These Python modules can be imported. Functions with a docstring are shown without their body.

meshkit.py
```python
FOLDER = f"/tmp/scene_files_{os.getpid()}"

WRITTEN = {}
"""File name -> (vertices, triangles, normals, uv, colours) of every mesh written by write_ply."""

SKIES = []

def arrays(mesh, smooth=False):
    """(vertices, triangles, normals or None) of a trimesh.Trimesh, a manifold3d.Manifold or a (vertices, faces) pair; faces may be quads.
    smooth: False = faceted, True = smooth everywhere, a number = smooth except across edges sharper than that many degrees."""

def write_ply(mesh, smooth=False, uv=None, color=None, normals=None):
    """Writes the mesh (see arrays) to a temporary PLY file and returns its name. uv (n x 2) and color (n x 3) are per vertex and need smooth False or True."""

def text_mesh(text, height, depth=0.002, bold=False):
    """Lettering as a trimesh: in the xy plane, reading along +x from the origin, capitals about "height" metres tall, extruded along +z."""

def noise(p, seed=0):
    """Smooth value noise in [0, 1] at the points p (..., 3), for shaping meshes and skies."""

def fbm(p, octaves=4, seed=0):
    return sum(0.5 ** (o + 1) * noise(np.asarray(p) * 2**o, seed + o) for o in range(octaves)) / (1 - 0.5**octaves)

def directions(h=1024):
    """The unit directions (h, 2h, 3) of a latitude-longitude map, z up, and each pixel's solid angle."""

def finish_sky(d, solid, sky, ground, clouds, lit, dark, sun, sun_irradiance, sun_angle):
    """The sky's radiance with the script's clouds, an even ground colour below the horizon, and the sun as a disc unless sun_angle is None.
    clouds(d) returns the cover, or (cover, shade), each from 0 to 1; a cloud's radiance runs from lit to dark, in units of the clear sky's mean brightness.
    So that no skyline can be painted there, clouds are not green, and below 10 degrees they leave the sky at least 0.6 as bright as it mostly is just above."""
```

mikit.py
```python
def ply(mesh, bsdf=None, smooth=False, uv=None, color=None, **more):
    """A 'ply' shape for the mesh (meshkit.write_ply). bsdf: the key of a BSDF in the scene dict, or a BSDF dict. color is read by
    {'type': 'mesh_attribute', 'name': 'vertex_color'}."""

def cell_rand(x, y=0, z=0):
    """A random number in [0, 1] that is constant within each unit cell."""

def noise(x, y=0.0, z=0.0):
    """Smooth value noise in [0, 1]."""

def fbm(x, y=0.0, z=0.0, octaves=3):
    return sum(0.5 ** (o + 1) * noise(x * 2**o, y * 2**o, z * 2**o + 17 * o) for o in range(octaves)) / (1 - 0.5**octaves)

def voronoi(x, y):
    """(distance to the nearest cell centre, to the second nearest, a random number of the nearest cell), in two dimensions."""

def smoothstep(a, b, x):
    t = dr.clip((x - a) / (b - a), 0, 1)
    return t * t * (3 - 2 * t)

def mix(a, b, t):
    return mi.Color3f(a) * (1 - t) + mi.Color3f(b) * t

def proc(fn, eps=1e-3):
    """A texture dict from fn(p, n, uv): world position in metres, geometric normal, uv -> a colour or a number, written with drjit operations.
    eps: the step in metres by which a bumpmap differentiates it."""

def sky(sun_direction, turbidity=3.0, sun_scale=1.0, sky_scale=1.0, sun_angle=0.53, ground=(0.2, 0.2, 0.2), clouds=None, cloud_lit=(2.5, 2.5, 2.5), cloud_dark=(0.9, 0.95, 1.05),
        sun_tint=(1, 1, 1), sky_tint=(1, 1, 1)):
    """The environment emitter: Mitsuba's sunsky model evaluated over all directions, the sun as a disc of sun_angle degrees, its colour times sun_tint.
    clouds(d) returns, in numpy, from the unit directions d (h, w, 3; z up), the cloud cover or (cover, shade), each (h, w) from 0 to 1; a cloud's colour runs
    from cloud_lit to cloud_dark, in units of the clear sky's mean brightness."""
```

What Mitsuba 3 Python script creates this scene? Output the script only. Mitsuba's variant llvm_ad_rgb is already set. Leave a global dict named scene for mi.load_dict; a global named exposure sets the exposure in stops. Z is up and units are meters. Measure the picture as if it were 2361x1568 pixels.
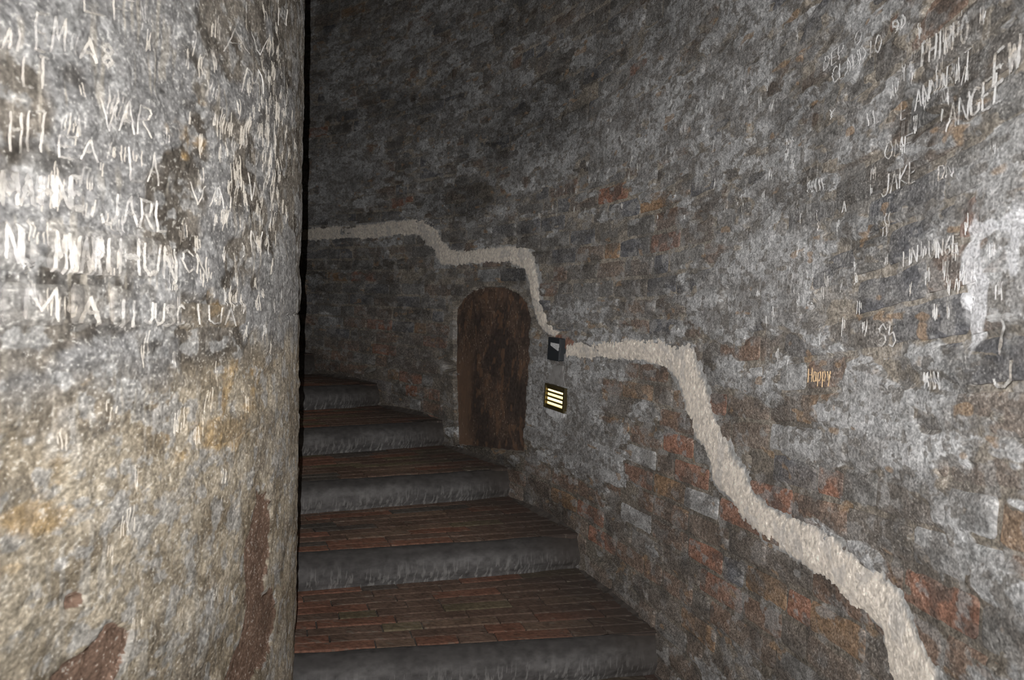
import math, numpy as np, trimesh, drjit as dr, mitsuba as mi, mikit
from types import SimpleNamespace

# ------------------------------------------------------------------ camera, light, exposure
RN, RO, RISE, TH1, DTH = 4.2033, 5.4336, 0.1445, 0.3757, 0.1324     # newel radius, outer wall radius, riser, first nosing angle, step angle
CAM = np.array([4.8662, -0.8324, 1.0832]); YAW, PITCH, ROLL, FPX = -0.1272, -0.0353, 0.0461, 1881.4
_f = np.array([math.sin(YAW)*math.cos(PITCH), math.cos(YAW)*math.cos(PITCH), math.sin(PITCH)])
_r0 = np.array([math.cos(YAW), -math.sin(YAW), 0]); _u0 = np.cross(_r0, _f)
_rt = math.cos(ROLL)*_r0 + math.sin(ROLL)*_u0; _up = math.cos(ROLL)*_u0 - math.sin(ROLL)*_r0
T = mi.ScalarTransform4f
scene, labels = {'type': 'scene'}, {}
scene['camera'] = {'type': 'thinlens', 'fov': math.degrees(2*math.atan(2361/2/FPX)), 'fov_axis': 'x', 'near_clip': 0.02, 'far_clip': 100,
                   'aperture_radius': 0.0016, 'focus_distance': 2.6,
                   'to_world': T().look_at(origin=CAM.tolist(), target=(CAM+_f).tolist(), up=_up.tolist())}
FLASH = CAM + 0.085*_up - 0.035*_rt + 0.02*_f                         # the flash of the camera that took the photograph
scene['camera_flash'] = {'type': 'spot', 'cutoff_angle': 52, 'beam_width': 4, 'intensity': {'type': 'rgb', 'value': [26.0, 25.7, 25.4]},
                         'to_world': T().look_at(origin=FLASH.tolist(), target=(FLASH+_f+.05*_rt+.01*_up).tolist(), up=_up.tolist())}
exposure = 0.0

# ------------------------------------------------------------------ data measured on the wall: (arc, height) in metres along the outer wall or the newel
COAT= [(2.868, 0.988, 0.121, 0.027, 0.6), (2.4, 1.017, 0.218, 0.023, 0.5), (1.732, 0.871, 0.042, 0.053, 0.5), (1.476, 0.706, 0.054, 0.046, 0.5), (1.113, 0.653, 0.107, 0.019, 0.6), (0.842, 0.644, 0.07, 0.021, 0.6), (0.665, 0.619, 0.037, 0.029, 0.6), (4.578, 1.658, 0.235, 0.037, 0.7), (3.777, 1.441, 0.224, 0.027, 0.5), (1.767, 1.148, 0.206, 0.093, 0.3), (4.27, 2.462, 1.442, 0.402, 0.45), (3.294, 1.895, 0.734, 0.251, 0.3), (1.225, 1.321, 0.407, 0.188, 0.35), (0.847, 1.51, 0.305, 0.137, 0.35), (0.686, 0.899, 0.266, 0.082, 0.55), (1.671, 1.796, 0.423, 0.156, 0.35), (5.443, 1.909, 0.521, 0.266, 0.5), (2.821, 0.547, 0.354, 0.111, 1.0), (2.587, 0.452, 0.229, 0.06, 0.9), (3.081, 0.606, 0.188, 0.119, 1.0), (2.392, 0.298, 0.147, 0.026, 0.9), (2.841, 1.12, 0.354, 0.075, 0.7), (3.236, 0.648, 0.107, 0.226, 1.0), (2.845, 0.771, 0.239, 0.131, 0.9), (1.824, 1.107, 0.107, 0.034, 0.8), (1.617, 1.135, 0.154, 0.107, 1.0), (1.27, 1.121, 0.14, 0.035, 1.0), (1.448, 0.912, 0.191, 0.03, 1.1), (1.178, 0.788, 0.111, 0.035, 1.0), (2.221, 0.748, 0.158, 0.023, 1.0), (0.887, 0.983, 0.123, 0.035, 0.8), (0.836, 0.877, 0.195, 0.05, 0.9), (0.693, 0.832, 0.117, 0.045, 0.9), (0.539, 0.786, 0.063, 0.031, 1.0), (0.382, 0.724, 0.062, 0.026, 1.0), (0.442, 1.303, 0.066, 0.101, 1.0), (0.428, 1.189, 0.065, 0.075, 1.0), (0.645, 1.055, 0.162, 0.066, 0.5), (2.598, 1.778, 0.642, 0.159, 0.45), (2.09, 2.113, 0.133, 0.107, 0.9), (2.503, 1.929, 0.53, 0.206, 0.3), (2.507, 0.961, 0.4, 0.06, 0.7), (2.613, 0.866, 0.191, 0.053, 0.7), (1.604, 1.924, 0.41, 0.114, 0.5), (1.802, 1.671, 0.449, 0.217, 0.4), (1.745, 0.481, 0.12, 0.026, 0.7), (2.089, 0.262, 0.085, 0.02, 0.9), (1.623, 0.035, 0.129, 0.025, 0.9), (1.133, 0.454, 0.056, 0.039, 0.7), (4.847, 1.481, 0.283, 0.11, 0.3), (4.9, 0.871, 0.285, 0.056, 0.4), (4.5, 0.629, 0.188, 0.105, 0.5), (5.394, 2.636, 0.378, 0.088, 0.5), (5.567, 2.409, 0.283, 0.075, 0.5), (2.962, 1.495, 0.475, 0.096, 0.3), (5.443, 1.909, 1.41, 0.177, 0.4), (0.796, 1.245, 0.242, 0.041, 0.3)]
BARE= [(2.59, 1.359, 0.299, 0.105, 1.0), (2.458, 1.2, 0.291, 0.084, 0.6), (2.091, 0.848, 0.264, 0.06, 1.1), (1.836, 0.694, 0.213, 0.054, 0.9), (1.817, 0.545, 0.379, 0.093, 1.0), (1.211, 0.682, 0.259, 0.062, 0.7), (1.49, 0.389, 0.58, 0.139, 1.0), (0.99, 0.4, 0.273, 0.098, 1.0), (4.801, 0.821, 1.028, 0.302, 0.8), (2.376, 1.771, 0.109, 0.042, 0.9), (2.101, 0.066, 0.481, 0.177, 1.0), (0.571, 0.595, 0.128, 0.062, 0.7), (1.572, 0.788, 0.138, 0.049, 0.8), (1.089, 0.976, 0.104, 0.044, 0.8), (2.787, 0.233, 0.353, 0.11, 0.8), (3.769, 1.349, 0.444, 0.139, 0.4), (5.06, 1.118, 0.757, 0.17, 0.5), (3.294, 1.459, 0.501, 0.125, 0.4), (1.435, 1.018, 0.129, 0.04, 0.6), (2.041, 1.282, 0.228, 0.104, 0.3)]
SOOT= [(3.674, 0.291, 0.4, 0.059, 1.2), (4.186, 0.256, 0.186, 0.04, 0.8), (2.994, 0.183, 0.247, 0.117, 0.6), (4.173, 2.394, 1.428, 0.496, 0.45), (3.222, 2.026, 0.532, 0.186, 0.7), (5.307, 1.259, 0.712, 0.176, 0.5), (4.025, 1.693, 0.407, 0.097, 0.7), (1.161, 1.355, 0.423, 0.172, 0.55), (0.685, 1.485, 0.155, 0.047, 0.6), (1.149, 1.603, 0.226, 0.072, 0.4), (1.008, 0.537, 0.137, 0.055, 0.6), (1.597, 0.759, 0.112, 0.074, 0.5), (1.735, 0.897, 0.147, 0.079, 0.4), (3.67, 1.255, 0.525, 0.056, 0.6), (5.459, 0.629, 0.429, 0.12, 0.5), (0.609, 1.006, 0.094, 0.043, 0.5), (0.792, 1.081, 0.098, 0.036, 0.35)]
SCR= [(1.184, 1.358, 0.493, 0.205, 1.0), (0.691, 1.539, 0.205, 0.124, 1.0), (2.741, 1.676, 0.561, 0.237, 0.9), (1.802, 1.671, 0.547, 0.19, 0.7), (1.132, 1.133, 0.351, 0.08, 0.6), (0.578, 1.199, 0.15, 0.085, 0.7)]
STRIPE= [(0.491, 1.128, 0.031, 0.06, 1.2), (0.525, 1.196, 0.025, 0.055, 1.0), (0.458, 1.242, 0.068, 0.013, 0.9), (0.403, 1.212, 0.021, 0.049, 0.8)]
TONE= [(1.246, 1.123, 7.0), (1.319, 1.121, 7.0), (1.448, 0.914, 7.0), (1.559, 0.913, 7.0), (1.178, 0.788, 7.0), (0.54, 0.789, 7.0), (0.394, 0.729, 7.0), (2.221, 0.753, 7.0), (1.809, 1.108, 7.0), (2.499, 0.893, 7.0), (2.634, 1.052, 7.0), (0.865, 0.959, 7.0), (0.835, 0.868, 7.0), (0.624, 1.004, 5.0), (0.731, 0.996, 7.0), (0.932, 1.185, 5.0), (1.377, 1.179, 5.0), (0.68, 1.213, 5.0), (1.101, 1.231, 5.0), (1.114, 1.33, 5.0), (2.569, 0.474, 7.0), (2.356, 0.316, 7.0), (1.684, 0.497, 7.0), (1.44, 0.441, 0.0), (1.137, 0.484, 0.0), (1.884, 0.552, 3.0), (1.632, 0.572, 3.0), (2.59, 1.359, 4.0), (2.358, 1.767, 3.0), (2.302, 0.819, 4.0), (1.988, 0.851, 4.0), (1.021, 0.47, 4.0), (0.883, 0.453, 4.0), (2.189, 1.381, 3.0), (2.311, 1.359, 5.0), (1.088, 0.971, 2.0), (4.809, 0.931, 3.0), (4.524, 0.944, 4.0), (4.283, 0.879, 3.0), (2.639, 1.451, 4.0), (2.025, 1.149, 1.0), (3.259, 1.54, 2.0), (4.896, 0.815, 3.0), (1.724, 0.326, 3.0), (2.579, 1.602, 3.0), (3.071, 1.761, 2.0), (3.938, 0.659, 2.0)]
STRIP_A= [(6.084, 1.605, 6.079, 1.519), (5.802, 1.602, 5.797, 1.519), (5.519, 1.607, 5.514, 1.52), (5.187, 1.608, 5.181, 1.51), (4.857, 1.614, 4.85, 1.523), (4.621, 1.615, 4.634, 1.525), (4.49, 1.616, 4.558, 1.52), (4.384, 1.574, 4.495, 1.491), (4.284, 1.483, 4.395, 1.415), (4.196, 1.424, 4.273, 1.336), (4.084, 1.411, 4.151, 1.326), (3.865, 1.415, 3.876, 1.335), (3.596, 1.417, 3.588, 1.332), (3.428, 1.407, 3.498, 1.319), (3.314, 1.356, 3.421, 1.291), (3.265, 1.25, 3.363, 1.23), (3.234, 1.146, 3.309, 1.12), (3.152, 1.056, 3.231, 1.028), (3.07, 1.004, 3.127, 0.977), (3.01, 0.999, 3.063, 0.972)]
STRIP_B= [(2.956, 0.958, 2.952, 0.877), (2.805, 0.972, 2.796, 0.89), (2.588, 0.986, 2.579, 0.909), (2.287, 0.999, 2.282, 0.924), (2.058, 1.005, 2.106, 0.919), (1.9, 0.998, 2.011, 0.897), (1.838, 0.942, 1.963, 0.868), (1.779, 0.873, 1.934, 0.824), (1.721, 0.806, 1.877, 0.757), (1.632, 0.754, 1.799, 0.708), (1.567, 0.708, 1.721, 0.664), (1.494, 0.673, 1.673, 0.604), (1.419, 0.633, 1.545, 0.58), (1.334, 0.617, 1.46, 0.542), (1.203, 0.62, 1.33, 0.531), (1.032, 0.628, 1.132, 0.536), (0.887, 0.626, 0.976, 0.533), (0.749, 0.622, 0.874, 0.526), (0.686, 0.604, 0.781, 0.535), (0.65, 0.579, 0.733, 0.531), (0.594, 0.549, 0.71, 0.488), (0.54, 0.523, 0.704, 0.445), (0.482, 0.501, 0.654, 0.412), (0.41, 0.479, 0.573, 0.39)]
HOLES= [(4.16, 0.749, 0.065, 0.032, 0.07), (1.648, 1.15, 0.05, 0.048, 0.012), (1.462, 0.704, 0.014, 0.013, 0.03), (2.005, 0.883, 0.026, 0.013, 0.03), (5.03, 0.675, 0.066, 0.028, 0.05), (1.916, 1.907, 0.057, 0.032, 0.015), (2.479, 0.102, 0.091, 0.02, 0.02), (3.316, 1.24, 0.069, 0.029, 0.05)]
WORDS= [('DER O', 1.145, 1.668, 0.963, 1.675, 0.001, 0.032, 0.003, 0), ('CLAUDIO', 1.099, 1.625, 0.877, 1.632, 0.001, 0.035, 0.0035, 0), ('90.', 0.841, 1.647, 0.761, 1.646, 0.0, 0.025, 0.006, 0), ('PHIPPO', 0.718, 1.551, 0.565, 1.546, 0.001, 0.044, 0.006, 0), ('E.ANNARIT', 0.785, 1.471, 0.548, 1.499, 0.001, 0.034, 0.0025, 0), ('ANGEL', 0.614, 1.414, 0.443, 1.427, 0.001, 0.043, 0.004, 0), ('EW', 0.482, 1.454, 0.409, 1.464, 0.002, 0.046, 0.006, 0), ('H.', 0.919, 1.492, 0.859, 1.488, 0.001, 0.027, 0.0025, 0), ('OME', 0.84, 1.406, 0.72, 1.406, 0.002, 0.033, 0.0025, 0), ('JAKE', 0.843, 1.337, 0.703, 1.35, 0.001, 0.038, 0.003, 0), ('DN', 0.635, 1.336, 0.579, 1.335, 0.001, 0.026, 0.0025, 0), ('ANIE', 1.194, 1.396, 1.09, 1.386, 0.001, 0.029, 0.0025, 0), ('A', 1.013, 1.327, 0.991, 1.327, 0.001, 0.024, 0.0022, 0), ('MF', 1.325, 1.521, 1.261, 1.519, 0.001, 0.029, 0.002, 0), ('K', 1.096, 1.545, 1.069, 1.547, 0.001, 0.021, 0.0022, 0), ('S5', 0.82, 1.049, 0.741, 1.052, 0.001, 0.04, 0.0035, 0), ('T', 0.455, 1.051, 0.356, 1.054, 0.002, 0.054, 0.009, 0), ('J', 0.43, 1.007, 0.371, 1.009, 0.001, 0.038, 0.006, 0), ('HN', 0.739, 1.196, 0.684, 1.204, 0.001, 0.03, 0.0025, 0), ('UN6E', 0.651, 1.205, 0.546, 1.21, 0.001, 0.03, 0.003, 0), ('Happy', 1.132, 0.95, 1.015, 0.966, 0.001, 0.033, 0.0025, 1), ('MAN', 0.641, 0.984, 0.588, 0.987, 0.001, 0.029, 0.0025, 0)]
NWORDS= [('EM', 0.021, 1.353, 0.078, 1.369, 0.001, 0.039, 0.005, 0), ('A8', 0.103, 1.366, 0.177, 1.38, 0.001, 0.029, 0.006, 0), ('LT', 0.005, 1.307, 0.049, 1.317, 0.001, 0.036, 0.005, 0), ('AI', -0.026, 1.338, 0.002, 1.345, 0.0, 0.023, 0.004, 0), ('VAR', 0.143, 1.29, 0.276, 1.311, 0.001, 0.042, 0.004, 0), ('HI7', -0.013, 1.232, 0.045, 1.243, 0.001, 0.045, 0.005, 0), ('EA', 0.064, 1.242, 0.149, 1.25, 0.001, 0.026, 0.005, 0), ('LA', 0.211, 1.238, 0.306, 1.244, 0.001, 0.044, 0.005, 0), ('JARL', 0.148, 1.175, 0.338, 1.18, 0.001, 0.039, 0.006, 0), ('MAHNE', -0.027, 1.171, 0.116, 1.187, 0.001, 0.037, 0.009, 0), ('NL', -0.025, 1.113, 0.024, 1.114, 0.001, 0.04, 0.008, 0), ('MWARI', 0.054, 1.105, 0.171, 1.108, 0.001, 0.046, 0.01, 0), ('HUN', 0.186, 1.11, 0.358, 1.108, 0.001, 0.046, 0.01, 0), ('M', -0.001, 1.049, 0.076, 1.044, 0.001, 0.037, 0.008, 0), ('A', 0.1, 1.044, 0.154, 1.04, 0.001, 0.035, 0.009, 0), ('II', 0.184, 1.04, 0.233, 1.036, 0.001, 0.035, 0.008, 0), ('JUSC', 0.244, 1.042, 0.378, 1.037, 0.001, 0.031, 0.006, 0), ('CN', 0.369, 1.122, 0.465, 1.116, 0.001, 0.034, 0.005, 0), ('IUA', 0.394, 1.04, 0.612, 1.032, 0.0, 0.031, 0.006, 0), ('M', 0.629, 1.47, 0.797, 1.51, 0.001, 0.045, 0.004, 0), ('VA', 0.395, 1.23, 0.544, 1.242, 0.001, 0.035, 0.003, 0), ('W', 0.665, 1.274, 0.831, 1.287, 0.002, 0.05, 0.004, 0), ('NI', 0.706, 1.177, 0.891, 1.18, 0.002, 0.043, 0.004, 0), ('LF', 0.105, 1.425, 0.232, 1.453, 0.001, 0.031, 0.004, 0), ('N', 0.944, 1.698, 1.06, 1.737, 0.002, 0.039, 0.004, 0), ('AV', 0.519, 1.508, 0.863, 1.606, 0.001, 0.045, 0.003, 0)]
NCOAT= [(0.107, 1.378, 0.166, 0.074, 0.9), (0.26, 1.378, 0.097, 0.097, 1.0), (0.073, 1.213, 0.122, 0.047, 0.5), (0.864, 1.075, 0.204, 0.085, 0.8), (1.139, 0.858, 0.243, 0.359, 0.7), (0.126, 0.958, 0.117, 0.045, 0.4)]
NSOOT= [(0.087, 1.07, 0.01, 0.026, 1.1), (0.166, 1.097, 0.08, 0.01, 1.0), (0.005, 1.091, 0.039, 0.01, 0.8), (0.169, 1.039, 0.105, 0.01, 0.9), (0.213, 1.188, 0.114, 0.01, 0.5), (0.862, 1.615, 0.144, 0.124, 0.5), (0.008, 1.389, 0.032, 0.019, 0.6), (0.109, 1.341, 0.049, 0.021, 0.9), (0.027, 1.24, 0.077, 0.02, 0.8), (0.011, 1.096, 0.117, 0.02, 0.6), (0.12, 1.079, 0.05, 0.022, 0.7), (0.392, 1.482, 0.099, 0.107, 0.55), (0.89, 1.455, 0.212, 0.186, 0.5), (0.416, 1.17, 0.117, 0.063, 0.5), (0.264, 1.004, 0.03, 0.011, 1.2), (0.086, 0.703, 0.032, 0.016, 0.7), (0.066, 0.995, 0.085, 0.027, 0.6)]
NOCH= [(0.021, 0.812, 0.059, 0.026, 0.9), (0.608, 0.839, 0.185, 0.05, 0.8), (0.336, 0.791, 0.079, 0.027, 0.5), (0.499, 1.058, 0.107, 0.03, 0.6), (0.129, 0.879, 0.051, 0.034, 0.5), (0.403, 1.348, 0.115, 0.102, 0.5), (0.65, 0.924, 0.141, 0.05, 0.4)]
NBROWN= [(0.821, 0.564, 0.105, 0.108, 1.2), (0.747, 0.342, 0.169, 0.058, 1.2), (0.133, 0.596, 0.091, 0.03, 1.2), (0.893, 0.358, 0.187, 0.064, 0.7), (0.103, 0.692, 0.025, 0.017, 0.7)]
NWHITE= [(0.043, 1.198, 0.074, 0.02, 1.0), (0.174, 1.132, 0.121, 0.029, 0.9), (0.019, 1.067, 0.04, 0.02, 0.8), (0.314, 1.129, 0.075, 0.026, 0.9), (-0.003, 1.129, 0.032, 0.024, 0.6), (0.201, 0.602, 0.113, 0.037, 0.6), (0.118, 0.731, 0.095, 0.045, 0.4), (0.525, 0.533, 0.113, 0.041, 0.6), (0.155, 1.315, 0.061, 0.022, 0.5), (0.127, 0.93, 0.117, 0.034, 0.5)]
NBRICKS= [(0.03, 1.067, 0.051, 0.024), (0.126, 1.065, 0.035, 0.024), (0.209, 1.066, 0.033, 0.026), (0.304, 1.07, 0.067, 0.031), (0.52, 1.051, 0.151, 0.022), (0.179, 1.135, 0.13, 0.03), (-0.01, 1.128, 0.031, 0.026), (0.358, 0.785, 0.067, 0.025), (0.645, 0.846, 0.139, 0.026)]
BOX= [(3.084, 0.973), (2.962, 0.979), (2.96, 0.874), (3.086, 0.865)]
LAMP= [(3.121, 0.751), (2.918, 0.758), (2.915, 0.646), (3.127, 0.639)]
TRAP= [(3.074, 0.838), (2.978, 0.85), (2.948, 0.761), (3.104, 0.757)]
MORT= [(3.118, 0.638), (2.919, 0.648), (2.934, 0.626), (2.987, 0.605), (3.038, 0.606), (3.09, 0.615)]
DOORPX= [(4.049, 0.318), (4.106, 0.716), (4.135, 1.074), (4.061, 1.137), (3.959, 1.182), (3.801, 1.203), (3.621, 1.201), (3.462, 1.166), (3.383, 1.124), (3.332, 1.05), (3.324, 0.786), (3.344, 0.392)]
LABEL= [(3.047, 0.949), (2.963, 0.948), (2.96, 0.919), (2.986, 0.921), (3.046, 0.936)]


# ------------------------------------------------------------------ noise with one body for geometry (numpy) and materials (drjit)
def _nr(x, y=0, z=0):
    x, y, z = np.broadcast_arrays(x, y, z)
    x, y, z = ((np.floor(v).astype(np.int64) + 1000000).astype(np.uint32) for v in (x, y, z))
    with np.errstate(over='ignore'):
        h = x*np.uint32(374761393) + y*np.uint32(668265263) + z*np.uint32(2147483647)
        h = (h ^ (h >> np.uint32(13)))*np.uint32(1274126177)
    return ((h ^ (h >> np.uint32(16))) & np.uint32(0xFFFFFF))/16777215.0
def _nn(x, y=0.0, z=0.0):
    p = [np.asarray(v, float) for v in (x, y, z)]; i = [np.floor(v) for v in p]
    t = [(v-a)*(v-a)*(3-2*(v-a)) for v, a in zip(p, i)]
    e = lambda b, c: _nr(i[0], i[1]+b, i[2]+c)*(1-t[0]) + _nr(i[0]+1, i[1]+b, i[2]+c)*t[0]
    a = e(0, 0)*(1-t[1]) + e(1, 0)*t[1]
    if np.ndim(z) == 0 and float(z) == int(z): return a
    return a*(1-t[2]) + (e(0, 1)*(1-t[1]) + e(1, 1)*t[1])*t[2]
def _nf(x, y=0.0, z=0.0, octaves=3): return sum(0.5**(o+1)*_nn(x*2**o, y*2**o, z*2**o+17*o) for o in range(octaves))/(1-0.5**octaves)
def _ns(a, b, x): t = np.clip((np.asarray(x)-a)/(b-a), 0, 1); return t*t*(3-2*t)
NP = SimpleNamespace(noise=_nn, fbm=_nf, sstep=_ns, exp=np.exp, max=np.maximum)
def _d2(x, y):  # two dimensional noise, cheaper than mikit.noise
    i, j = dr.floor(x), dr.floor(y); u, v = x-i, y-j; u, v = u*u*(3-2*u), v*v*(3-2*v)
    e = lambda b: dr.lerp(mikit.cell_rand(i, j+b, 0), mikit.cell_rand(i+1, j+b, 0), u)
    return dr.lerp(e(0), e(1), v)
def _d2f(x, y, z=0.0, octaves=3): return sum(0.5**(o+1)*_d2o(x*2**o, y*2**o, 17*o+z) for o in range(octaves))/(1-0.5**octaves)
def _d2o(x, y, z):
    i, j = dr.floor(x), dr.floor(y); u, v = x-i, y-j; u, v = u*u*(3-2*u), v*v*(3-2*v)
    e = lambda b: dr.lerp(mikit.cell_rand(i, j+b, z), mikit.cell_rand(i+1, j+b, z), u)
    return dr.lerp(e(0), e(1), v)
DR = SimpleNamespace(noise=lambda x, y, z=0.0: _d2o(x, y, z), fbm=_d2f, sstep=mikit.smoothstep, exp=dr.exp, max=dr.maximum)

def blobsum(N, rows, a, z):
    s = 0.0*a
    for ca, cz, ra, rz, w in rows: s = s + w*N.exp(-(((a-ca)/ra)*((a-ca)/ra) + ((z-cz)/rz)*((z-cz)/rz))*0.9)
    return s
def coat(N, a, z):          # grey lime skim left on the outer wall
    n = N.fbm(a*3.1+5, z*6.3+2, 0.0, 4) - 0.5
    n2 = N.fbm(a*9+1, z*27+7, 3.0, 4) - 0.5
    v = 0.62*n + 0.85*n2 + 0.42*blobsum(N, COAT, a, z) - 0.42*blobsum(N, BARE, a, z) - 0.02
    return N.sstep(0.06, 0.13, v)
def soot(N, a, z): return N.sstep(0.1, 0.7, blobsum(N, SOOT, a, z)*0.9 + 1.1*(N.fbm(a*2.3+11, z*4.7, 5.0, 4)-0.5))
def ncoat(N, a, z):
    v = 0.6*(N.fbm(a*6+3, z*9+1, 0.0, 4)-0.5) + 0.4*blobsum(N, NCOAT, a, z) - 0.5*blobsum(N, NBROWN, a, z)
    return N.sstep(0.05, 0.12, v)
def nbrown(N, a, z): return N.sstep(0.40, 0.46, blobsum(N, NBROWN, a, z) + 0.9*(N.fbm(a*17, z*11, 2.0, 4)-0.5))

# ------------------------------------------------------------------ mesh helpers
def wpt(a, z, d=0.0):       # a point of the outer wall, d metres out of its face towards the stair
    a, z, d = np.broadcast_arrays(np.asarray(a, float), z, d); th = a/RO
    return np.stack([(RO-d)*np.cos(th), (RO-d)*np.sin(th), z], -1)
def npt(a, z, d=0.0):       # a point of the newel
    a, z, d = np.broadcast_arrays(np.asarray(a, float), z, d); th = a/RN; R = RN + d + 0.022*np.clip(1.0-z, -1.2, 1.4)
    return np.stack([R*np.cos(th), R*np.sin(th), z], -1)
def grid_faces(n, m, flip=False):
    i, j = np.meshgrid(np.arange(n-1), np.arange(m-1), indexing='ij'); k = i*m+j
    q = np.stack([k, k+1, k+m+1, k+m], -1).reshape(-1, 4)
    return q[:, ::-1] if flip else q
def tris(q): return np.vstack([q[:, [0, 1, 2]], q[:, [0, 2, 3]]])
def orient(v, f, towards):  # turn faces so that they look along `towards` on average
    n = np.cross(v[f[:, 1]]-v[f[:, 0]], v[f[:, 2]]-v[f[:, 0]])
    return f if np.sum(n*towards) >= 0 else f[:, ::-1]
def add(key, mesh, bsdf, smooth=False, uv=None, **kw): scene[key] = mikit.ply(mesh, bsdf, smooth=smooth, uv=uv, **kw)
class Bag:                  # collects pieces of one mesh
    def __init__(s): s.v, s.f, s.uv, s.n = [], [], [], 0
    def put(s, v, f, uv=None):
        s.v.append(v); s.f.append(np.asarray(f)+s.n); s.n += len(v)
        if uv is not None: s.uv.append(uv)
    def mesh(s): return np.vstack(s.v), np.vstack(s.f)
    def add(s, key, bsdf, smooth=False): add(key, s.mesh(), bsdf, smooth, np.vstack(s.uv) if s.uv else None)
def num(base, k): return base if k == 0 else f'{base}_{k:03d}'
def rbox(sx, sy, sz, b, origin, X, Y, Z):   # bevelled box: X, Y, Z unit axes, origin its centre
    import manifold3d as m3
    h = np.array([sx, sy, sz])/2; pts = []
    for s in np.array(np.meshgrid([-1, 1], [-1, 1], [-1, 1])).T.reshape(-1, 3):
        for k in range(3):
            e = np.full(3, b); e[k] = 0; pts.append(s*(h-e))
    m = trimesh.convex.convex_hull(np.array(pts)); v = np.array(m.vertices)
    return origin + v[:, :1]*X + v[:, 1:2]*Y + v[:, 2:]*Z, np.array(m.faces)
def prism(poly, depth, to3):                # poly (n,2), a triangulated plate: to3(u, v, d) places it; d runs from 0 (front) to depth
    import shapely.geometry as sg
    p = trimesh.creation.extrude_polygon(sg.Polygon(poly), 1.0)
    v = np.array(p.vertices); f = np.array(p.faces)
    return to3(v[:, 0], v[:, 1], v[:, 2]*depth), f

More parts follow.
